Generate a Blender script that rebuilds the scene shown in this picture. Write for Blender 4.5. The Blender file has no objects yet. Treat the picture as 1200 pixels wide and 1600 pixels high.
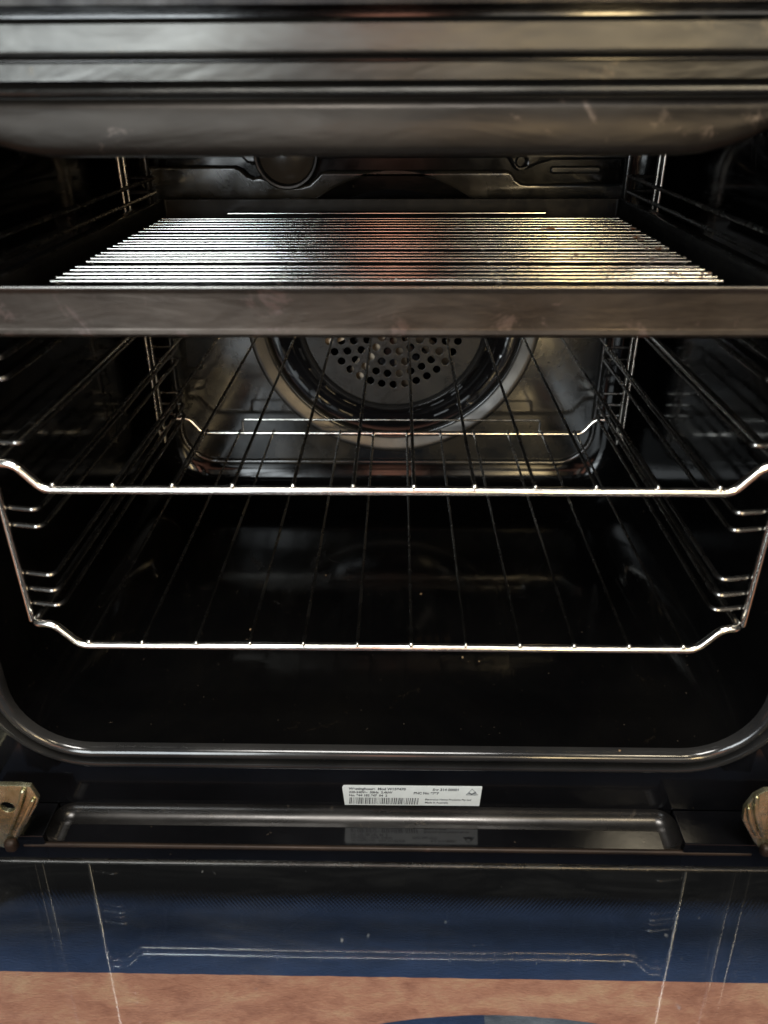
import bpy, bmesh, math, random
from mathutils import Vector, Matrix
random.seed(7)
PI = math.pi
S = bpy.context.scene
COL = S.collection

# ---------------------------------------------------------------- camera
cd = bpy.data.cameras.new('camera')
cam = bpy.data.objects.new('camera', cd); COL.objects.link(cam); S.camera = cam
PITCH, YAW, ROLL = .50088, .01998, -.00443
cp, sp, cy, sy = math.cos(PITCH), math.sin(PITCH), math.cos(YAW), math.sin(YAW)
fw = Vector((-sy*cp, cy*cp, -sp)); rt = Vector((cy, sy, 0)); up = rt.cross(fw)
r2 = rt*math.cos(ROLL) + up*math.sin(ROLL); u2 = up*math.cos(ROLL) - rt*math.sin(ROLL)
M = Matrix((r2, u2, -fw)).transposed().to_4x4(); M.translation = Vector((.0082, -.4023, .3206))
cam.matrix_world = M
cd.sensor_fit = 'HORIZONTAL'; cd.sensor_width = 36; cd.lens = 36*1216.3/1200
cd.clip_start = .01; cd.clip_end = 50
cd.dof.use_dof = True; cd.dof.focus_distance = .62; cd.dof.aperture_fstop = 9

# ---------------------------------------------------------------- world, lamps, exposure
W = bpy.data.worlds.new('World'); S.world = W; W.use_nodes = True
W.node_tree.nodes['Background'].inputs[0].default_value = (.85, .9, 1, 1)
W.node_tree.nodes['Background'].inputs[1].default_value = .03
S.view_settings.view_transform = 'Standard'; S.view_settings.look = 'None'
S.view_settings.exposure = 0; S.view_settings.gamma = 1; S.view_settings.use_curve_mapping = False

def area(name, loc, target, sx, sz, power, color):
    l = bpy.data.lights.new(name, 'AREA'); l.shape = 'RECTANGLE'; l.size = sx; l.size_y = sz
    l.energy = power; l.color = color
    o = bpy.data.objects.new(name, l); COL.objects.link(o); o.location = loc
    o.rotation_euler = (Vector(target)-Vector(loc)).to_track_quat('-Z', 'Y').to_euler()
T0 = (0, .1, .15)
area('window_light', (-.86, -2.35, .78), T0, .66, 1.6, 66, (.88, .96, 1))
area('warm_lamp', (.62, -2.3, .50), T0, .16, .6, 15, (1, .74, .36))
area('ceiling_lamp', (.85, -1.35, 1.75), T0, .22, .22, 11, (1, .86, .62))
area('hall_light', (1.05, -2.7, .60), T0, 1.5, 1.0, 15, (1, .93, .82))
area('red_reflection_fill', (-.02, -2.5, .55), T0, .22, .9, 3.6, (1, .45, .30))  # added red lamp, only for the reddish reflection on the grill bars
area('overhead_fill', (-.1, -.95, 1.9), (0, -.3, -.1), .8, .5, 46, (1, .985, .96))  # added overhead lamp, unseen; brightens the rug through the door glass

# ---------------------------------------------------------------- materials
class NT:
    def __init__(s, name):
        s.m = bpy.data.materials.new(name); s.m.use_nodes = True
        s.t = s.m.node_tree; s.b = s.t.nodes['Principled BSDF']; s.out = s.t.nodes['Material Output']
    def n(s, typ, **kw):
        x = s.t.nodes.new(typ)
        for k, v in kw.items():
            if k in x.inputs.keys() if isinstance(k, str) else False: x.inputs[k].default_value = v
            else: setattr(x, k, v)
        return x
    def l(s, a, b): s.t.links.new(a, b)
    def coord(s, scale=(1, 1, 1)):
        tc = s.n('ShaderNodeTexCoord'); mp = s.n('ShaderNodeMapping'); mp.inputs['Scale'].default_value = scale
        s.l(tc.outputs['Object'], mp.inputs['Vector']); return mp.outputs[0]
    def noise(s, vec, scale, detail=5, rough=.6, dist=0):
        x = s.n('ShaderNodeTexNoise'); s.l(vec, x.inputs['Vector'])
        x.inputs['Scale'].default_value = scale; x.inputs['Detail'].default_value = detail
        x.inputs['Roughness'].default_value = rough; x.inputs['Distortion'].default_value = dist
        return x.outputs['Fac']
    def ramp(s, fac, stops):
        r = s.n('ShaderNodeValToRGB'); s.l(fac, r.inputs[0]); e = r.color_ramp.elements
        while len(e) < len(stops): e.new(.5)
        for k, (p, c) in enumerate(stops):
            e[k].position = p; e[k].color = (c, c, c, 1) if isinstance(c, (int, float)) else (*c, 1)
        return r.outputs[0]
    def bump(s, fac, strength, dist=.001):
        b = s.n('ShaderNodeBump'); b.inputs['Strength'].default_value = strength; b.inputs['Distance'].default_value = dist
        s.l(fac, b.inputs['Height']); s.l(b.outputs[0], s.b.inputs['Normal'])

def enamel(name, c0, c1, r0, r1, scale=9, stretch=(1, 1, 1), specks=True, bump=.06, spec=.5, spill=False):
    m = NT(name); v = m.coord(stretch)
    f = m.noise(v, scale, 6, .65, .4)
    col = m.ramp(f, [(.35, c0), (.7, c1)])
    if specks:
        v2 = m.coord(); g = m.noise(v2, 260, 2, .5); k = m.ramp(g, [(.74, 0), (.79, 1)])
        mx = m.n('ShaderNodeMix', data_type='RGBA'); m.l(k, mx.inputs[0]); m.l(col, mx.inputs[6])
        mx.inputs[7].default_value = (.045, .035, .025, 1); col = mx.outputs[2]
    m.l(col, m.b.inputs['Base Color'])
    g2 = m.noise(v, scale*2.3, 6, .7, .8)
    ro = m.ramp(g2, [(.3, r0), (.75, r1)])
    if spill:                                           # dried, burnt-on spills
        q = m.noise(m.coord((1, .8, 1)), 17, 7, .72, 1.1); k = m.ramp(q, [(.64, 0), (.675, 1)])
        mx = m.n('ShaderNodeMix', data_type='RGBA'); m.l(k, mx.inputs[0]); m.l(col, mx.inputs[6])
        mx.inputs[7].default_value = (.005, .004, .003, 1); m.l(mx.outputs[2], m.b.inputs['Base Color'])
        m3 = m.n('ShaderNodeMix', data_type='RGBA'); m.l(k, m3.inputs[0]); m.l(ro, m3.inputs[6])
        m3.inputs[7].default_value = (.32, .32, .32, 1); ro = m3.outputs[2]
    m.l(ro, m.b.inputs['Roughness'])
    m.b.inputs['Specular IOR Level'].default_value = spec
    h = m.noise(m.coord(), 60, 3, .5); m.bump(h, bump, .0008)
    return m.m

def metal(name, c0, c1, r0, r1, scale=40, stretch=(1, 1, 1), grime=None, bump=.05, metallic=1.0, g_lo=.6, wav=0, side=0):
    m = NT(name); v = m.coord(stretch)
    f = m.noise(v, scale, 5, .6); col = m.ramp(f, [(.35, c0), (.7, c1)])
    m.b.inputs['Metallic'].default_value = metallic
    if grime:
        g = m.noise(m.coord(), scale*1.9, 6, .75, .6)
        if side:                                        # the end under the hotter side is browner
            tc = m.n('ShaderNodeTexCoord'); sx = m.n('ShaderNodeSeparateXYZ'); m.l(tc.outputs['Object'], sx.inputs[0])
            mr = m.n('ShaderNodeMapRange'); m.l(sx.outputs[0], mr.inputs[0]); mr.inputs[1].default_value = .05; mr.inputs[2].default_value = .19
            mr.inputs[3].default_value = -.03; mr.inputs[4].default_value = side
            a = m.n('ShaderNodeMath', operation='ADD'); m.l(g, a.inputs[0]); m.l(mr.outputs[0], a.inputs[1]); g = a.outputs[0]
        k = m.ramp(g, [(g_lo, 0), (g_lo+.07, 1)])
        mx = m.n('ShaderNodeMix', data_type='RGBA'); m.l(k, mx.inputs[0]); m.l(col, mx.inputs[6])
        mx.inputs[7].default_value = (*grime, 1); col = mx.outputs[2]
        inv = m.n('ShaderNodeMath', operation='MULTIPLY_ADD'); m.l(k, inv.inputs[0])
        inv.inputs[1].default_value = -metallic*.8; inv.inputs[2].default_value = metallic
        m.l(inv.outputs[0], m.b.inputs['Metallic'])
    m.l(col, m.b.inputs['Base Color'])
    g2 = m.noise(v, scale*1.7, 4, .6); m.l(m.ramp(g2, [(.3, r0), (.75, r1)]), m.b.inputs['Roughness'])
    h = m.noise(m.coord(), scale*6, 3, .5)
    if wav:                                             # slight dents and dried streaks
        w = m.noise(m.coord((.35, 1, 1.3)), 42, 3, .55, .5); a = m.n('ShaderNodeMath', operation='MULTIPLY_ADD')
        m.l(w, a.inputs[0]); a.inputs[1].default_value = wav; m.l(h, a.inputs[2]); h = a.outputs[0]
    if bump: m.bump(h, bump, .0006)
    return m.m

MT = {}
MT['enamel'] = enamel('black_enamel', (.003, .003, .0035), (.006, .006, .007), .06, .16)
MT['cavity'] = enamel('cavity_enamel', (.0012, .0012, .0014), (.003, .0028, .0026), .05, .17, 7, spec=.22, bump=.025, spill=True)
MT['panel'] = enamel('back_panel_enamel', (.005, .0065, .008), (.028, .023, .016), .07, .22, 14, spec=.5)
MT['fan_disc'] = enamel('fan_cover_enamel', (.009, .010, .010), (.018, .0165, .0145), .2, .42, 18, spec=.35)
MT['lip'] = metal('lip_enamel', (.022, .022, .023), (.05, .048, .045), .10, .22, 20, (.4, 1, 1), None, .03, .6)
MT['fascia'] = metal('fascia_steel', (.024, .0238, .023), (.072, .070, .064), .2, .44, 11, (.35, 1, 1.4), (.07, .055, .035), .12, .9, .60, wav=12)
MT['shield'] = metal('shield_steel', (.008, .0066, .0055), (.024, .0205, .017), .26, .55, 9, (.5, 1, 1.3), (.04, .026, .017), .14, .8, .60, wav=10)
MT['curve'] = metal('curve_sheen', (.035, .033, .031), (.075, .07, .065), .22, .36, 30, (.3, 1, 1), (.05, .04, .03), .06, .8)  # lighter than the sill: the hollow's soft sheen is put into the colour
MT['tray_out'] = metal('tray_steel', (.017, .0125, .0095), (.045, .036, .029), .28, .52, 22, (.5, 1, 1), (.03, .015, .01), .16, .75, .58, wav=8)
MT['tray_in'] = enamel('tray_enamel', (.003, .003, .003), (.008, .007, .006), .35, .6, 30, spec=.12)
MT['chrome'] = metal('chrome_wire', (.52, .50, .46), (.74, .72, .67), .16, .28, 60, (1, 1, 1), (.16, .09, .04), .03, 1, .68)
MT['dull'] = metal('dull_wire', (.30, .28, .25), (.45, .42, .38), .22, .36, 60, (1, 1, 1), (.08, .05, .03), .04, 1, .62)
MT['grill'] = metal('grill_wire', (.52, .50, .46), (.68, .66, .62), .12, .2, 30, (.5, 1, 1), (.09, .035, .012), 0, 1, .62, side=.08)
MT['runner'] = metal('runner_wire', (.17, .16, .15), (.25, .24, .22), .22, .32, 30, (1, 1, 1), None, 0, 1)
MT['flange'] = metal('flange_steel', (.032, .031, .030), (.075, .067, .056), .3, .5, 16, (1, 1, 1), (.12, .075, .04), .06, .85, .62)
MT['top'] = enamel('top_plate_enamel', (.004, .0045, .005), (.012, .011, .010), .08, .2, 14, spec=.5)
MT['zinc'] = metal('zinc_plate', (.33, .30, .16), (.62, .59, .42), .2, .36, 75, (1, 1, .5), (.14, .06, .02), .2, .9, .61, wav=5)
MT['dark_metal'] = metal('dark_metal', (.012, .012, .013), (.03, .028, .026), .3, .5, 30)
MT['fan_metal'] = metal('fan_metal', (.25, .19, .13), (.42, .35, .27), .35, .5, 30)
MT['rust'] = metal('rusty_edge', (.018, .011, .007), (.045, .027, .016), .45, .6, 40, (.3, 1, 1), (.05, .02, .01), .1, .5)

def plain(name, col, rough=.5, spec=.5):
    m = NT(name); v = m.coord(); f = m.noise(v, 120, 3)
    m.l(m.ramp(f, [(.3, tuple(c*.92 for c in col)), (.7, col)]), m.b.inputs['Base Color'])
    m.b.inputs['Roughness'].default_value = rough; m.b.inputs['Specular IOR Level'].default_value = spec
    return m.m
MT['crumb'] = plain('crumb', (.16, .10, .05), .7)
MT['paper'] = plain('label_paper', (.74, .77, .74), .45)
MT['ink'] = plain('label_ink', (.05, .055, .06), .5)
MT['lens'] = plain('lamp_lens', (.035, .028, .022), .25)
MT['floor'] = plain('floor_boards', (.10, .06, .04), .5)

DY0 = -.1005
def glass_mat():
    m = NT('door_glass'); m.t.nodes.remove(m.b)
    tr = m.n('ShaderNodeBsdfTransparent'); tr.inputs[0].default_value = (.90, .94, .98, 1)
    gl = m.n('ShaderNodeBsdfGlossy'); gl.inputs['Roughness'].default_value = .02
    fr = m.n('ShaderNodeFresnel'); fr.inputs[0].default_value = 1.45
    mx = m.n('ShaderNodeMixShader'); m.l(fr.outputs[0], mx.inputs[0]); m.l(tr.outputs[0], mx.inputs[1]); m.l(gl.outputs[0], mx.inputs[2])
    df = m.n('ShaderNodeBsdfDiffuse'); df.inputs[0].default_value = (.55, .55, .52, 1)
    # dried splashes and a thin wiped film of dust
    v = m.coord((1, .6, 1)); g = m.noise(v, 230, 2, .45, .3); k = m.ramp(g, [(.765, 0), (.81, .35)])
    h = m.noise(m.coord((.5, 2.2, 1)), 16, 6, .7, 1.2); d = m.ramp(h, [(.45, .003), (.62, .010), (.8, .03)])
    a = m.n('ShaderNodeMath', operation='MAXIMUM'); m.l(k, a.inputs[0]); m.l(d, a.inputs[1])
    # black printed border along the hinge edge, breaking up into dots
    tc = m.n('ShaderNodeTexCoord'); sp_ = m.n('ShaderNodeSeparateXYZ'); m.l(tc.outputs['Object'], sp_.inputs[0])
    def mth(op, *q):
        x = m.n('ShaderNodeMath', operation=op)
        for i, w in enumerate(q):
            if isinstance(w, (int, float)): x.inputs[i].default_value = w
            else: m.l(w, x.inputs[i])
        return x.outputs[0]
    dd = mth('MULTIPLY_ADD', sp_.outputs[1], -1.0, DY0)
    sx_ = mth('SINE', mth('MULTIPLY', sp_.outputs[0], 2600.0)); sy_ = mth('SINE', mth('MULTIPLY', dd, 2600.0))
    dots = mth('MULTIPLY', sx_, sy_)
    thr = mth('MULTIPLY_ADD', dd, 120.0, -2.5)
    frit = mth('GREATER_THAN', dots, thr)
    fb = m.n('ShaderNodeBsdfDiffuse'); fb.inputs[0].default_value = (.003, .0032, .0036, 1)
    fg = m.n('ShaderNodeMixShader'); m.l(fr.outputs[0], fg.inputs[0]); m.l(fb.outputs[0], fg.inputs[1]); m.l(gl.outputs[0], fg.inputs[2])
    m0 = m.n('ShaderNodeMixShader'); m.l(frit, m0.inputs[0]); m.l(mx.outputs[0], m0.inputs[1]); m.l(fg.outputs[0], m0.inputs[2]); mx = m0
    m2 = m.n('ShaderNodeMixShader'); m.l(a.outputs[0], m2.inputs[0]); m.l(mx.outputs[0], m2.inputs[1]); m.l(df.outputs[0], m2.inputs[2])
    m.l(m2.outputs[0], m.out.inputs[0]); return m.m
MT['glass'] = glass_mat()

def rug_mat():
    m = NT('rug_weave'); tc = m.n('ShaderNodeTexCoord'); sep = m.n('ShaderNodeSeparateXYZ')
    v = m.coord((.75, 1.7, 1)); f = m.noise(v, 36, 7, .74, .35); m.l(tc.outputs['Object'], sep.inputs[0])
    pink = m.ramp(f, [(.3, (.34, .115, .058)), (.50, (.56, .225, .118)), (.72, (.72, .40, .20))])
    blue = m.ramp(f, [(.3, (.009, .023, .058)), (.7, (.020, .043, .102))])
    grey = m.ramp(f, [(.3, (.06, .065, .075)), (.7, (.24, .235, .23))])
    def math_(op, a, b=None, c=None):
        x = m.n('ShaderNodeMath', operation=op)
        for i, q in enumerate((a, b, c)):
            if q is None: continue
            if isinstance(q, (int, float)): x.inputs[i].default_value = q
            else: m.l(q, x.inputs[i])
        return x.outputs[0]
    wob = math_('MULTIPLY_ADD', m.noise(m.coord(), 40, 3), -.0016, .0008)
    y = math_('ADD', sep.outputs[1], wob)
    x = sep.outputs[0]
    far = math_('LESS_THAN', y, BAND0)                                  # band starts
    # curved near edge of the band: a bow towards the right
    dx = math_('SUBTRACT', x, .075); q = math_('MULTIPLY', math_('MULTIPLY', dx, dx), -1.1)
    near = math_('GREATER_THAN', y, math_('ADD', q, BAND1))
    band = math_('MULTIPLY', far, near)
    gx = math_('MULTIPLY', math_('GREATER_THAN', x, .065), math_('LESS_THAN', x, .19))
    gy = math_('LESS_THAN', y, BAND1)
    g = math_('MULTIPLY', gx, gy)
    def mix(fac, a, b):
        k = m.n('ShaderNodeMix', data_type='RGBA'); m.l(fac, k.inputs[0]); m.l(a, k.inputs[6]); m.l(b, k.inputs[7]); return k.outputs[2]
    m.l(mix(band, mix(g, blue, grey), pink), m.b.inputs['Base Color'])
    m.b.inputs['Roughness'].default_value = .8
    m.bump(m.noise(m.coord((1, 3, 1)), 300, 3), .4, .002); return m.m
BAND0, BAND1 = -.0965, -.1195
MT['rug'] = rug_mat()

# ---------------------------------------------------------------- mesh helpers
def obj(name, bm, mat, parent=None, angle=40, label=None):
    bmesh.ops.recalc_face_normals(bm, faces=bm.faces)
    me = bpy.data.meshes.new(name); bm.to_mesh(me); bm.free()
    me.shade_smooth(); me.set_sharp_from_angle(angle=math.radians(angle))
    me.materials.append(MT[mat]); o = bpy.data.objects.new(name, me); COL.objects.link(o)
    if len(me.vertices) > 7:
        w = o.modifiers.new('weighted_normal', 'WEIGHTED_NORMAL'); w.mode = 'FACE_AREA'; w.weight = 60; w.keep_sharp = True
    if parent is not None:
        o.parent = parent; o.matrix_parent_inverse = Matrix.Translation(-world_loc(parent))
    if label: o['label'] = label
    return o
LOC = {}
def world_loc(o): return LOC.get(o.name, Vector((0, 0, 0)))
def tag(o, label, cat, group=None):
    o['label'] = label; o['category'] = cat
    if group: o['group'] = group
    return o
def thing(name, loc, label, cat, group=None):
    o = bpy.data.objects.new(name, None); COL.objects.link(o); o.location = loc; o.empty_display_size = .02
    LOC[o.name] = Vector(loc); return tag(o, label, cat, group)

def fillet(pts, r, n=6, closed=False):
    """round the corners of a polyline; r a number or one number per point"""
    P = [Vector(p) for p in pts]; R = r if isinstance(r, (list, tuple)) else [r]*len(P); out = []
    N = len(P)
    for i in range(N):
        if not closed and i in (0, N-1): out.append(P[i]); continue
        a, b, c = P[i-1], P[i], P[(i+1) % N]
        if R[i] <= 0: out.append(b); continue
        u, v = (a-b).normalized(), (c-b).normalized(); ang = u.angle(v)
        if ang > PI-.02: out.append(b); continue
        t = min(R[i]/math.tan(ang/2), .49*(a-b).length, .49*(c-b).length); rr = t*math.tan(ang/2)
        ctr = b+(u+v).normalized()*(rr/math.sin(ang/2)); p0, p1 = b+u*t-ctr, b+v*t-ctr
        for k in range(n+1):
            s = k/n; w = p0.normalized().slerp(p1.normalized(), s)*rr if p0.angle(p1) > 1e-4 else p0
            out.append(ctr+w)
    return out

def tube(bm, pts, r, n=10, closed=False, dome=True):
    P = [Vector(p) for p in pts]
    Q = [P[0]]
    for p in P[1:]:
        if (p-Q[-1]).length > 1e-6: Q.append(p)
    if closed and (Q[0]-Q[-1]).length < 1e-6: Q.pop()
    P = Q; N = len(P); T = []
    for i in range(N):
        a = P[i-1] if (i or closed) else P[i]; b = P[(i+1) % N] if (i < N-1 or closed) else P[i]
        T.append((b-a).normalized())
    nrm = T[0].orthogonal().normalized(); rings = []
    def ring(c, t, nr, rad):
        bi = t.cross(nr); return [bm.verts.new(c+(nr*math.cos(2*PI*k/n)+bi*math.sin(2*PI*k/n))*rad) for k in range(n)]
    for i in range(N):
        if i:
            nrm = T[i-1].rotation_difference(T[i]) @ nrm
            nrm = (nrm-T[i]*nrm.dot(T[i])).normalized()
        if i == 0 and dome and not closed:
            rings.append(ring(P[0]-T[0]*r*.85, T[0], nrm, r*.45)); rings.append(ring(P[0]-T[0]*r*.5, T[0], nrm, r*.85))
        rings.append(ring(P[i], T[i], nrm, r))
    if dome and not closed:
        rings.append(ring(P[-1]+T[-1]*r*.5, T[-1], nrm, r*.85)); rings.append(ring(P[-1]+T[-1]*r*.85, T[-1], nrm, r*.45))
    L = len(rings)
    for i in range(L if closed else L-1):
        A, B = rings[i], rings[(i+1) % L]
        off = 0
        if closed and i == L-1:
            off = min(range(n), key=lambda o: (A[0].co-B[o].co).length)
        for k in range(n): bm.faces.new((A[k], A[(k+1) % n], B[(k+1+off) % n], B[(k+off) % n]))
    if not closed: bm.faces.new(rings[0][::-1]); bm.faces.new(rings[-1])
    return bm

def box(bm, x0, x1, y0, y1, z0, z1, bev=0, seg=2):
    r = bmesh.ops.create_cube(bm, size=1)
    for v in r['verts']: v.co = Vector(((x0+x1)/2+v.co.x*(x1-x0), (y0+y1)/2+v.co.y*(y1-y0), (z0+z1)/2+v.co.z*(z1-z0)))
    if bev: bmesh.ops.bevel(bm, geom=list({e for v in r['verts'] for e in v.link_edges}), offset=bev, segments=seg, affect='EDGES', profile=.5)
    return bm

def rrect(x0, x1, z0, z1, r, n=10):
    """rounded rectangle, counter-clockwise: (point, outward normal); r a number or (bl, br, tr, tl)"""
    R = r if isinstance(r, (tuple, list)) else (r,)*4; out = []
    for (cx, cz, a, rr) in ((x0, z0, PI, R[0]), (x1, z0, 1.5*PI, R[1]), (x1, z1, 0, R[2]), (x0, z1, .5*PI, R[3])):
        ex = cx+rr if cx == x0 else cx-rr; ez = cz+rr if cz == z0 else cz-rr
        for k in range(n+1):
            t = a+k/n*PI/2; out.append(((ex+rr*math.cos(t), ez+rr*math.sin(t)), (math.cos(t), math.sin(t))))
    return out

def sweep(bm, path, prof, place, cap0=False, cap1=False, closed_prof=False):
    """prof: (outward offset, depth) points; place(a, b, depth) -> 3D"""
    loops = [[bm.verts.new(place(p[0]+nn[0]*o, p[1]+nn[1]*o, d)) for (p, nn) in path] for (o, d) in prof]
    N = len(path); L = len(loops)
    for i in range(L if closed_prof else L-1):
        A, B = loops[i], loops[(i+1) % L]
        for k in range(N): bm.faces.new((A[k], A[(k+1) % N], B[(k+1) % N], B[k]))
    if cap0: bm.faces.new(loops[0])
    if cap1: bm.faces.new(loops[-1])
    return bm
XZ = lambda a, b, d: (a, d, b)
XY = lambda a, b, d: (a, b, d)

def extrude_x(bm, prof, x0, x1, caps=True, nx=1):
    loops = [[bm.verts.new((x0+(x1-x0)*i/nx, y, z)) for (y, z) in prof] for i in range(nx+1)]
    N = len(prof)
    for i in range(nx):
        for k in range(N): bm.faces.new((loops[i][k], loops[i][(k+1) % N], loops[i+1][(k+1) % N], loops[i+1][k]))
    if caps: bm.faces.new(loops[0][::-1]); bm.faces.new(loops[-1])
    return bm

def lathe(bm, prof, cx, cz, n=96, a0=0, a1=2*PI):
    """prof: (radius, y) turned round an axis along Y through (cx, cz)"""
    full = abs(a1-a0-2*PI) < 1e-6; m = n if full else n+1
    loops = []
    for (r, y) in prof:
        loops.append([bm.verts.new((cx+r*math.cos(a0+(a1-a0)*k/n), y, cz+r*math.sin(a0+(a1-a0)*k/n))) for k in range(m)])
    for A, B in zip(loops, loops[1:]):
        for k in range(n): bm.faces.new((A[k], A[(k+1) % m], B[(k+1) % m], B[k]))
    return bm

def flat(outer, holes, y, thick, bev=.0008):
    """a plate in the XZ plane with holes: front face at y, going back by thick"""
    cu = bpy.data.curves.new('plate', 'CURVE'); cu.dimensions = '2D'; cu.fill_mode = 'BOTH'
    cu.extrude = thick/2-bev; cu.bevel_depth = bev; cu.bevel_resolution = 3 if bev > .0015 else 1; cu.offset = -bev
    for pts in [outer]+list(holes):
        s = cu.splines.new('POLY'); s.points.add(len(pts)-1); s.use_cyclic_u = True
        for p, (a, b) in zip(s.points, pts): p.co = (a, b, 0, 1)
    o = bpy.data.objects.new('plate', cu); COL.objects.link(o)
    dg = bpy.context.evaluated_depsgraph_get(); me = bpy.data.meshes.new_from_object(o.evaluated_get(dg))
    bm = bmesh.new(); bm.from_mesh(me); bpy.data.meshes.remove(me)
    bpy.data.objects.remove(o); bpy.data.curves.remove(cu)
    bmesh.ops.remove_doubles(bm, verts=bm.verts, dist=1e-6)
    for v in bm.verts: v.co = Vector((v.co.x, y+thick/2-v.co.z, v.co.y))
    return bm
def circle(cx, cz, r, n=24, a0=0): return [(cx+r*math.cos(a0+2*PI*k/n), cz+r*math.sin(a0+2*PI*k/n)) for k in range(n)]

# ================================================================ the setting
bm = bmesh.new(); box(bm, -2.5, 2.5, -4, .7, -.24, -.208)
fl = obj('floor', bm, 'floor'); fl['kind'] = 'structure'
bm = bmesh.new(); box(bm, -.62, .62, -.62, -.004, -.2075, -.2, .002)
rug = obj('rug', bm, 'rug')
tag(rug, 'blue rug with a terracotta band, seen through the glass of the open oven door', 'rug')

# ================================================================ the oven
oven = thing('oven', (0, .2, -.2), 'black enamel oven with its door dropped open, wire shelves and a grill tray inside', 'oven')
HW, ZB, ZT, YB = .258, -.090, .312, .412                # half width, floor, ceiling, rear wall of the cavity
CXF, CZF = .003, .117                                  # fan centre
# cavity: one rounded shell
bm = bmesh.new()
path = rrect(-HW, HW, ZB, ZT, .05, 12)
sweep(bm, path, [(0, .0030), (0, .25), (0, YB-.03), (-.004, YB-.012), (-.014, YB-.003), (-.03, YB)], XZ, cap1=True)
cavity = obj('cavity', bm, 'cavity', oven)
# lip round the opening
lip = [(.0, .0032), (.0012, -.0015), (.004, -.0042), (.0075, -.0045), (.0105, -.0025), (.0118, .0002), (.0126, .0012),
       (.0136, .0006), (.0148, .001), (.0150, .0030), (.0152, .0100), (.0186, .0100), (.0189, .002), (.0198, -.0008), (.0222, -.0014), (.0245, -.0004), (.0262, .0022), (.029, .0040)]
lip = [(o*.86, d) for o, d in lip]
bm = bmesh.new(); sweep(bm, path, lip, XZ); obj('opening_lip', bm, 'lip', oven, 50)
# front plate round it
bm = flat([(-.345, -.1540), (.345, -.1540), (.345, .40), (-.345, .40)], [[(p[0]+n_[0]*.0236, p[1]+n_[1]*.0236) for p, n_ in path]], .0040, .003, .0004)
obj('front_frame', bm, 'enamel', oven)
# sill under the opening: a pressed recess (hollow curve at the back and ends, ledge), front edge, then a drop
SX0, SX1, ZL = -.2465, .2135, -.1634
prof = [(.0045, -.156), (.0040, ZL), (-.0250, ZL-.0002), (-.0262, ZL-.0012), (-.0266, ZL-.0030), (-.0266, -.185), (.05, -.185), (.05, -.156)]
bm = bmesh.new(); extrude_x(bm, prof, SX0, SX1); sill = obj('sill', bm, 'enamel', oven, 30)
bm = bmesh.new(); rings = []
pth = fillet([(SX0, -.0225, 0), (SX0, .0040, 0), (SX1, .0040, 0), (SX1, -.0225, 0)], .014, 10)
for i, p in enumerate(pth):
    a = pth[max(0, i-1)]; b = pth[min(len(pth)-1, i+1)]; t = (b-a).normalized(); inn = Vector((t.y, -t.x, 0))
    rings.append([bm.verts.new((p.x+inn.x*(.0115-.0115*math.cos(PI/2*k/8)), p.y+inn.y*(.0115-.0115*math.cos(PI/2*k/8)), ZL+.0100-.0098*math.sin(PI/2*k/8))) for k in range(9)]
                 +[bm.verts.new((p.x+inn.x*.0115, p.y+inn.y*.0115, ZL-.001)), bm.verts.new((p.x, p.y, ZL-.001))])
for A, B in zip(rings, rings[1:]):
    for k in range(11): bm.faces.new((A[k], A[(k+1) % 11], B[(k+1) % 11], B[k]))
bm.faces.new(rings[0]); bm.faces.new(rings[-1]); obj('front_curve', bm, 'curve', sill, 60)
for x0, x1 in ((-.30, SX0-.0002), (SX1+.0002, .30)):
    bm = bmesh.new(); box(bm, x0, x1, -.0262, .0038, -.1848, ZL+.0098, .0012); obj('sill_end', bm, 'enamel', sill)
bm = bmesh.new(); tube(bm, [(-.262, -.0250, -.1640), (.262, -.0250, -.1640)], .0020, 10); obj('edge_strip', bm, 'rust', sill)
bm = bmesh.new(); box(bm, -.34, .34, -.0245, .05, -.198, -.1855, .001); obj('plinth', bm, 'dark_metal', oven)
for s, x0, x1 in ((-1, -.34, -.223), (1, .214, .34)):
    bm = bmesh.new(); box(bm, x0, x1, .010, .05, -.185, -.1498, .0008); obj('hinge_recess', bm, 'dark_metal', oven)
# upper part of the front: steel rails of the control panel
def band(name, prof, mat):
    bm = bmesh.new(); extrude_x(bm, prof, -.345, .345, nx=4); return obj(name, bm, mat, oven, 30)
band('seal_ridge',
     [(.0035, .3163), (-.005, .3163), (-.0066, .3172), (-.0072, .3186), (-.0066, .3200), (-.005, .3209), (.0035, .3212)], 'fascia')
band('vent_rail', [(.0035, .3213), (-.0050, .3222), (-.0062, .3230), (-.0066, .3296), (-.0062, .3303), (-.0050, .3306), (.0035, .3307)], 'fascia')
band('control_panel', [(.0035, .3327), (-.0148, .3328), (-.0158, .3332), (-.0162, .3345), (-.0158, .3440), (-.0142, .3458), (-.011, .3466), (.0035, .347)], 'fascia')
band('panel_groove', [(.0037, .3305), (.0035, .3305), (.0010, .3310), (.0010, .3326), (.0037, .3331)], 'dark_metal')
band('panel_face', [(.0035, .3500), (-.0205, .3500), (-.021, .3504), (-.021, .40), (.0035, .40)], 'dark_metal')
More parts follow.
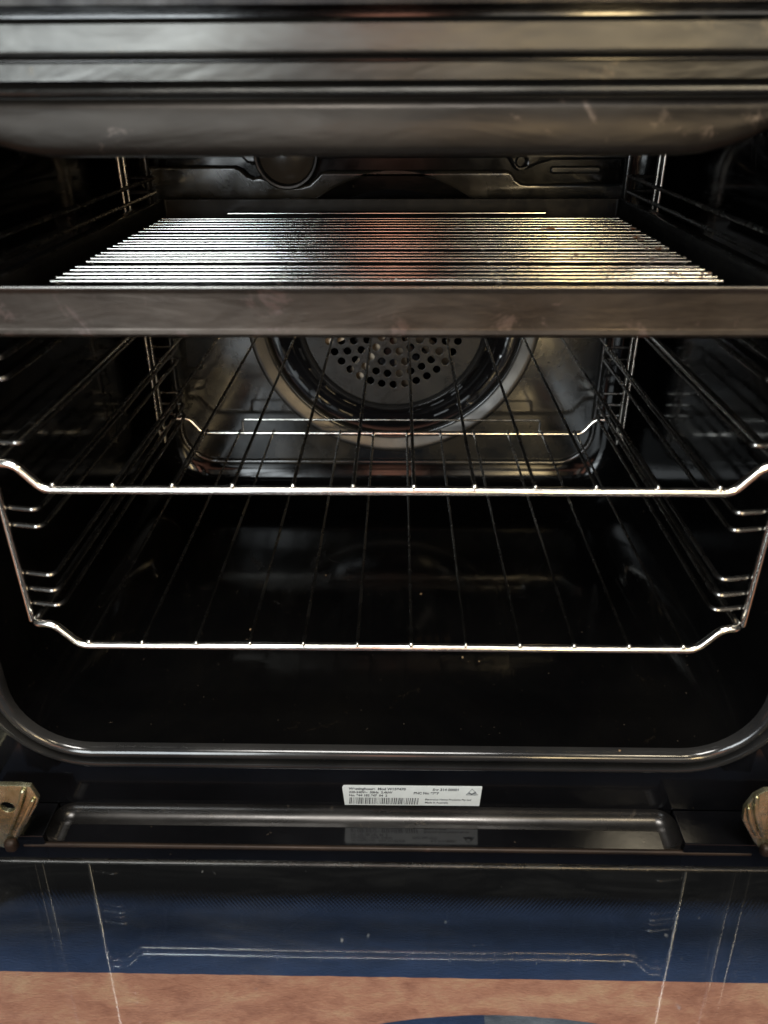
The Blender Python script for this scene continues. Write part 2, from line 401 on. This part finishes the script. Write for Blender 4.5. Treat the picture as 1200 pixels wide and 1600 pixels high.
# heat shield hanging under the panel: lower edge rises to both ends
def shield():
    bm = bmesh.new(); nx = 64; rows = []
    for i in range(nx+1):
        x = -.335+.67*i/nx; cx = -.008; d = max(0, abs(x-cx)-.142)
        zl = .2915+(.085-math.sqrt(max(0, .085**2-min(d, .08)**2)) if d < .08 else .056)
        zl = min(zl, .3135)
        h = .3160-zl
        pr = [(.0030, .3158), (-.0062, .3156), (-.0095, .3156-h*.16), (-.0105, .3156-h*.5), (-.0100, zl+h*.22), (-.0088, zl+h*.08), (-.0064, zl+.0004), (-.002, zl), (.0012, zl+.001), (.0022, zl+.003 if h > .006 else zl+.001)]
        rows.append([bm.verts.new((x, y, z)) for y, z in pr])
    for A, B in zip(rows, rows[1:]):
        for k in range(len(A)): bm.faces.new((A[k], A[(k+1) % len(A)], B[(k+1) % len(A)], B[k]))
    bm.faces.new(rows[0]); bm.faces.new(rows[-1])
    return obj('heat_shield', bm, 'shield', oven, 50)
shield()

# ---- rear panel with its fan cover
YP = .386
def ptsz(*p): return list(p)
contour = [(-.232, .2555), (-.146, .2555), (-.139, .2525), (-.134, .2475), (-.129, .2455), (-.123, .2470), (-.117, .2450), (-.108, .2400), (-.098, .2378), (-.086, .2378), (-.077, .2400),
           (-.071, .2448), (-.0655, .2500), (-.061, .2512), (-.03, .2512), (.108, .2512), (.113, .2495), (.117, .2440), (.122, .2405), (.130, .2398), (.221, .2398)]
arc_lo = [(p[0][0], p[0][1]) for p in rrect(-.228, .219, -.046, .30, (.036, .036, 0, 0), 10)]
# panel outline: lower rounded corners, upper edge along the contour
lowpts = [p for p in arc_lo if p[1] < .2]
# ccw: bottom-left corner -> bottom-right corner -> up right side -> contour right to left
outl = lowpts+[(.219, .2398)]+[c for c in reversed(contour) if -.227 < c[0] < .218]+[(-.228, .2555)]
bm = flat(outl, [circle(CXF, CZF, .1315, 96)], YP, .006, .0028)
back = obj('back_panel', bm, 'panel', oven, 30)
# raised rim of the panel
bm = bmesh.new(); rp = fillet([(-.2285, YP-.0005, .29), (-.2285, YP-.0005, -.0465), (.2195, YP-.0005, -.0465), (.2195, YP-.0005, .29)], .037, 10)
tube(bm, rp, .0034, 10); obj('panel_rim', bm, 'panel', back)
# upper plate above the groove
up_c = [(x, z+.0105) for x, z in contour if -.228 < x < .109]
hole_c = (.1215, .2585)
right = [(.110, .2600), (.1145, .2535), (.1185, .2505), (.126, .2515), (.138, .2565), (.150, .2595), (.218, .2605)]
bm = flat([(-.228, .266)]+up_c[1:]+right+[(.218, .305), (-.228, .305)], [circle(*hole_c, .0042, 20)], YP+.001, .006, .0026)
obj('top_plate', bm, 'top', back, 30)
bm = bmesh.new(); sweep(bm, rrect(.149, .197, .2475, .2545, .0034, 6), [(0, YP+.02), (0, YP+.008), (-.001, YP+.0065), (-.002, YP+.006)], XZ, cap1=True); obj('slot_boss', bm, 'fan_disc', back)
bm = bmesh.new(); box(bm, -.228, .219, YP+.008, YP+.012, .225, .306); obj('groove_backing', bm, 'cavity', back)
# oven light
bm = bmesh.new(); lathe(bm, [(.0302, YP+.008), (.0302, YP-.004), (.0290, YP-.0062), (.0272, YP-.0060), (.0262, YP-.003), (.0255, YP+.001)], -.0965, .2655, 48)
lampo = obj('light_bezel', bm, 'dark_metal', back)
bm = bmesh.new(); lathe(bm, [(.0255, YP+.001), (.020, YP-.003), (.012, YP-.0055), (.004, YP-.0065), (.0005, YP-.0066)], -.0965, .2655, 40); obj('light_lens', bm, 'lens', lampo)
# fan cover: flange, dark louvred ring, bead, punched disc
bm = bmesh.new(); lathe(bm, [(.1505, YP-.0003), (.1495, YP-.003), (.147, YP-.0042), (.144, YP-.0035), (.136, YP-.0012), (.1330, YP+.0005), (.1305, YP+.006), (.1300, YP+.010)], CXF, CZF, 128, math.radians(155), math.radians(385))
obj('fan_flange', bm, 'flange', back)
bm = bmesh.new(); lathe(bm, [(.1312, YP+.0085), (.122, YP+.0095), (.111, YP+.006), (.104, YP-.002), (.1000, YP-.009), (.0975, YP-.0125)], CXF, CZF, 128)
fanring = obj('fan_ring', bm, 'enamel', back)
bm = bmesh.new()
for k in range(28):                                     # slots pressed into the dark ring
    a = 2*PI*k/28
    if math.sin(a) > .75: continue
    c0, c1 = a-.045, a+.045
    tube(bm, [(CXF+.1215*math.cos(a-.07+.14*i/4), YP+.0085, CZF+.1215*math.sin(a-.07+.14*i/4)) for i in range(5)], .0017, 6)
obj('louvre', bm, 'enamel', fanring)
bm = bmesh.new(); lathe(bm, [(.0978, YP-.012), (.0970, YP-.0150), (.0950, YP-.0162), (.0928, YP-.0152), (.0915, YP-.0128), (.0912, YP-.010)], CXF, CZF, 128)
obj('fan_bead', bm, 'lip', back)
holes = []
for k in range(0, 7):
    n_ = max(1, 6*k)
    for i in range(n_):
        a = -PI/2+2*PI*i/n_+(.5*2*PI/n_ if k % 2 else 0)
        holes.append(circle(CXF+0.0116*k*math.cos(a), CZF+0.0116*k*math.sin(a), .0040, 16))
bm = flat(circle(CXF, CZF, .0915, 96), holes, YP-.0125, .0016, .0004)
disc = obj('fan_cover', bm, 'fan_disc', back, 30)
bm = bmesh.new()
for k in range(9):
    a = 2*PI*k/9; u = Vector((math.cos(a), 0, math.sin(a))); w = Vector((-math.sin(a), 0, math.cos(a))); c = Vector((CXF, YP+.001, CZF))
    q = [c+u*.02-w*.004, c+u*.088-w*.012+Vector((0, .006, 0)), c+u*.088+w*.008-Vector((0, .006, 0)), c+u*.02+w*.004]
    v = [bm.verts.new(p) for p in q]+[bm.verts.new(p+Vector((0, .001, 0))) for p in q]
    for f in ((0, 1, 2, 3), (7, 6, 5, 4), (0, 4, 5, 1), (1, 5, 6, 2), (2, 6, 7, 3), (3, 7, 4, 0)): bm.faces.new([v[i] for i in f])
obj('fan_blades', bm, 'fan_metal', back)

# ---- rating label stuck on the front frame
LX0, LX1, LZ0, LZ1, LY = -.0315, .0715, -.1522, -.1314, .0036
lpts = fillet([(LX0+.0012, 0, LZ0), (LX1-.0012, 0, LZ0+.0004), (LX1, 0, LZ1+.0002), (LX0+.0008, 0, LZ1), (LX0-.0002, 0, LZ1-.0022)], .0006, 3, True)
bm = flat([(p.x, p.z) for p in lpts], [], LY, .0003, .00008)
label = obj('rating_label', bm, 'paper', oven, label='small white printed rating label')
def text(body, x, z, size, sx=1.0, bold=.0):
    cu = bpy.data.curves.new('text', 'FONT'); cu.body = body; cu.size = size; cu.offset = bold; cu.extrude = .00002; cu.shear = .12
    o = bpy.data.objects.new('text', cu); COL.objects.link(o)
    dg = bpy.context.evaluated_depsgraph_get(); me = bpy.data.meshes.new_from_object(o.evaluated_get(dg))
    bm = bmesh.new(); bm.from_mesh(me); bpy.data.meshes.remove(me); bpy.data.objects.remove(o); bpy.data.curves.remove(cu)
    for v in bm.verts: v.co = Vector((x+v.co.x*sx, LY-.00006-v.co.z, z+v.co.y))
    return obj('printed_text', bm, 'ink', label)
X = LX0
text('Westinghouse  Mod W158470', X+.0045, LZ1-.0045, .0033, 1.02, .0001)
text('220-240V~  50Hz  2.4kW', X+.0045, LZ1-.0080, .0030, 1.02, .0001)
text('No. 944 182 347  04  2', X+.0045, LZ1-.0113, .0030, 1.0, .0001)
text('PNC No: 9797', X+.0525, LZ1-.0085, .0033, .92, .0001)
text('Ser 314 00001', X+.0665, LZ1-.0047, .0034, .98, .0001)
text('Electrolux Home Products Pty Ltd', X+.0610, LZ1-.0148, .0025, .98, .00005)
text('Made in Australia', X+.0610, LZ1-.0180, .0025, .98, .00005)
bm = bmesh.new(); x = X+.0045
while x < X+.056:
    w = random.choice([.00025, .0004, .0006, .0008]); z0 = LZ0+.0014
    v = [bm.verts.new((x, LY-.00007, z0)), bm.verts.new((x+w, LY-.00007, z0)), bm.verts.new((x+w+.0006, LY-.00007, z0+.0068)), bm.verts.new((x+.0006, LY-.00007, z0+.0068))]
    bm.faces.new(v); x += w+random.choice([.0004, .0006, .0008])
obj('barcode', bm, 'ink', label)
bm = bmesh.new(); ex = X+.0915; ez = LZ1-.0085; yy = LY-.0001
tube(bm, [(ex, yy, ez), (ex+.0042, yy, ez+.0062), (ex+.0084, yy, ez)], .00022, 6, closed=True)
tube(bm, [(ex+.0022, yy, ez+.0022), (ex+.0040, yy, ez+.0006), (ex+.0068, yy, ez+.0030)], .00035, 6)
tube(bm, [(ex+.0014, yy, ez+.0012), (ex+.0070, yy, ez+.0012)], .00022, 6)
obj('approval_mark', bm, 'ink', label)

# ---- dropped-open door
TILT = math.radians(3.0)
DY, DZ = -.1005, -.0830
def dpt(x, d, h):                                       # d metres out from the hinge edge, h above the glass face
    return (x, DY-d*math.cos(TILT)-h*math.sin(TILT)*0, DZ+d*math.sin(TILT)+h*math.cos(TILT))
def slab(bm, x0, x1, d0, d1, h0, h1, bev=.0008):
    b2 = bmesh.new(); box(b2, x0, x1, d0, d1, h0, h1, bev)
    me = bpy.data.meshes.new('t'); b2.to_mesh(me); b2.free(); k = len(bm.verts); bm.from_mesh(me); bpy.data.meshes.remove(me)
    bm.verts.ensure_lookup_table()
    for v in list(bm.verts)[k:]: v.co = Vector(dpt(v.co.x, v.co.y, v.co.z))
bm = bmesh.new(); slab(bm, -.30, .30, .0, .44, -.004, 0)
glass = obj('door_glass', bm, 'glass', None)
glass.name = 'glass'
bm = bmesh.new()
slab(bm, -.30, .30, .003, .0110, -.0090, -.0045)
slab(bm, -.34, -.3005, -.002, .46, -.034, -.0015); slab(bm, .3005, .34, -.002, .46, -.034, -.0015); slab(bm, -.30, .30, .4405, .46, -.034, -.0015)
door = obj('door', bm, 'dark_metal', oven, label='drop-down glass door lying open')
glass.parent = door
bm = bmesh.new(); slab(bm, -.30, .30, -.0034, -.0001, -.0048, .0008, .0012); obj('glass_edge', bm, 'runner', door)
# hinges: folded zinc plates between the oven and the door
def hinge(sg, poly, hole):
    bm = flat(poly, [circle(hole[0], hole[1], .0048, 18)], -.034, .004, .0010)
    h = obj('hinge', bm, 'zinc', oven, 30, 'worn rust-stained zinc door hinge')
    bm = bmesh.new()
    xi = max(p[0]*sg for p in poly)
    for k, (dx, r) in enumerate(((0, .0021), (.0060, .0019))):
        p0 = Vector((sg*(-.2365-dx) if sg < 0 else 0, 0, 0))
    return h
def pl(pts): return pts
hl = hinge(-1, [(-.285, -.152), (-.2695, -.1585), (-.2620, -.1500), (-.2400, -.1150), (-.2365, -.1065), (-.2395, -.0945), (-.2470, -.0935), (-.285, -.0935)], (-.2600, -.1150))
bm = bmesh.new()
tube(bm, [(-.2445, -.0355, -.0975), (-.2492, -.0365, -.110), (-.2632, -.0365, -.138)], .0020, 8)
tube(bm, [(-.2400, -.0350, -.1070), (-.2470, -.0362, -.120), (-.2590, -.0362, -.1405)], .0017, 8)
obj('fold', bm, 'zinc', hl)
bm = bmesh.new(); box(bm, -.2690, -.2600, -.040, -.032, -.1560, -.1450, .0035, 4); obj('pivot', bm, 'rust', hl)
hr = hinge(1, [(.285, -.150), (.2635, -.1495), (.2560, -.1400), (.2445, -.1200), (.2430, -.1080), (.2470, -.0960), (.2530, -.0905), (.285, -.0900)], (.2655, -.112))
bm = bmesh.new()
tube(bm, [(.2475, -.0355, -.0945), (.2500, -.0365, -.108), (.2590, -.0365, -.130)], .0019, 8)
tube(bm, [(.2450, -.0350, -.1060), (.2480, -.0362, -.117), (.2545, -.0362, -.130)], .0013, 8)
obj('fold', bm, 'zinc', hr)
bm = bmesh.new(); box(bm, .2610, .2690, -.040, -.032, -.1510, -.1410, .0035, 4); obj('pivot', bm, 'rust', hr)
bm = bmesh.new(); box(bm, -.310, -.286, -.095, .01, -.128, -.108, .002); obj('hinge_arm', bm, 'zinc', hl)
bm = bmesh.new(); box(bm, .286, .310, -.095, .01, -.126, -.106, .002); obj('hinge_arm', bm, 'zinc', hr)

# ================================================================ wire racks on the side walls
RAILS = [.0240, .0355, .0475, .083, .095, .139, .178, .190, .2225, .2375, .2495]
def side_rack(s, label):
    t = thing('side_rack', (s*.232, .17, .012), label, 'side rack', 'chromed wire racks on the cavity walls')
    for (y, z0, z1) in ((.010, .013, .285), (.322, .005, .285), (.336, -.002, .285)):
        bm = bmesh.new(); x = s*.2325
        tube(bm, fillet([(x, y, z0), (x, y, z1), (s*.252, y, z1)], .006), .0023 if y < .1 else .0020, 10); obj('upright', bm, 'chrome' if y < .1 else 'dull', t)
    for z in RAILS:
        bm = bmesh.new(); xi = s*.2105
        tube(bm, fillet([(s*.2345, .014, z), (xi, .010, z), (xi, .347, z), (s*.2345, .347, z)], .0045, 5), .00165, 8); obj('runner', bm, 'runner', t)
    return t
side_rack(-1, 'chromed wire rack clipped to the left wall of the oven cavity')
side_rack(1, 'chromed wire rack clipped to the right wall of the oven cavity')

# ================================================================ wire shelves
WX = [(i-5.5)*.035 for i in range(12)]
def shelf(z, depth, label, r):
    t = thing('wire_shelf', (0, depth/2, z), label, 'oven shelf', 'chromed wire oven shelves')
    e = .0165
    def seg(y, sg):                                     # from the bar up to the shoulder on one side
        return [(sg*.1985, y, z), (sg*.2075, y, z+e*.45), (sg*.2130, y, z+e)]
    bm = bmesh.new()
    L = [(-.2262, .001, z+e), (-.2135, .0005, z+e), (-.1990, .0, z), (.2010, .0, z), (.2155, .0005, z+e), (.2262, .001, z+e)]
    B = [(.2262, depth-.002, z+e), (.2130, depth, z+e), (.2000, depth, z), (-.1985, depth, z), (-.2110, depth, z+e), (-.2262, depth-.002, z+e)]
    rr = [.004, .012, .012, .012, .012, .004]
    tube(bm, fillet(L+B, rr*2, 7, True), r, 12, closed=True); obj('frame', bm, 'chrome', t)
    for x in WX:
        bm = bmesh.new(); zz = z+r+.0006
        tube(bm, [(x, -.0014, zz-.0004), (x, .0015, zz), (x, depth-.002, zz), (x, depth+.0005, zz-.0003)], .00115, 8)
        wr = obj('wire', bm, 'runner', t)
        bm = bmesh.new(); bmesh.ops.create_icosphere(bm, subdivisions=2, radius=random.uniform(.0015, .0020), matrix=Matrix.Translation((x+random.uniform(-.0003, .0003), -.0010, zz)))
        obj('weld', bm, 'chrome', wr)
    bm = bmesh.new()
    tube(bm, fillet([(-.155, depth, z), (-.155, depth+.001, z+.0145), (.156, depth+.001, z+.0145), (.156, depth, z)], .003, 5), .0012, 8); obj('back_guard', bm, 'chrome', t)
    return t
shelf(.1143, .350, 'upper of the two chromed wire shelves, just below the grill tray', .0028)
shelf(0, .3558, 'lower of the two chromed wire shelves, near the oven floor', .0026)

# ================================================================ grill tray and its rack
tray = thing('grill_tray', (0, .17, .204), 'brown-stained steel grill tray pushed in above the two wire shelves', 'grill tray')
bm = bmesh.new()
tp = rrect(-.2085, .2085, .0005, .352, .005, 6)
sweep(bm, tp, [(-.006, .2040), (-.0015, .2042), (.0004, .2050), (.0012, .2066), (.0004, .2082), (-.0002, .2095), (-.0002, .2268), (.0002, .2285), (.0010, .2298), (.0008, .2309), (-.0006, .2314),
               (-.0020, .2308), (-.0024, .2290), (-.0030, .2100), (-.006, .2070)], XY, cap0=True, cap1=True)
pan = obj('pan', bm, 'tray_out', tray, 50)
pan.data.materials.append(MT['tray_in']); pan.data.materials.append(MT['runner'])
for p in pan.data.polygons:
    c = p.center; nin = (abs(c.x) < .2067 and .0024 < c.y < .3500 and c.z < .2305 and c.z > .2045)
    if nin: p.material_index = 1
    elif c.z > .2297: p.material_index = 2
for s in (-1, 1):
    bm = bmesh.new(); box(bm, s*.2145-.0085, s*.2145+.0085, .03, .33, .2262, .2278, .0004); obj('side_flange', bm, 'tray_in', tray)
rk = thing('grill_rack', (0, .18, .215), 'greasy wire grill rack of close-set bars lying in the grill tray', 'grill rack')
ZR = .2243
gy = GRY = [.0435, .0530, .0630, .0735, .0830, .0990, .1090, .1190, .1285, .1430, .1530, .1640, .1740, .1865, .1975, .2130, .2265, .2400, .2520, .2660, .2780]
for k, y in enumerate(gy):
    bm = bmesh.new(); j = random.uniform(-.0006, .0006); w = .1885
    tube(bm, [(-w+j, y, ZR), (0, y, ZR+.0002), (w+j*.6, y, ZR)], .00135, 16); obj('bar', bm, 'grill', rk)
bm = bmesh.new(); tube(bm, [(-.138, .3020, ZR+.001), (.132, .3020, ZR+.001)], .0016, 9); obj('rear_bar', bm, 'grill', rk)
for x in (-.186, -.06, .065, .186):
    bm = bmesh.new(); tube(bm, fillet([(x, .040, .2085), (x, .042, ZR-.0032), (x, .300, ZR-.0032), (x, .303, .2085)], .004), .0016, 8); obj('cross_bar', bm, 'dull', rk)

for (x, y, r) in ((-.118, .135, .0011), (.165, -.0005, .0009), (.03, .19, .0013), (.062, .10, .0010), (.075, .095, .0008), (-.06, .22, .0009)):
    bm = bmesh.new(); bmesh.ops.create_icosphere(bm, subdivisions=1, radius=r)
    for v in bm.verts: v.co *= random.uniform(.6, 1.2)
    for v in bm.verts: v.co += Vector((x, y, ZB+r*.6))
    tag(obj('crumb', bm, 'crumb'), 'tiny brown crumb on the black oven floor', 'crumb', 'crumbs on the oven floor')
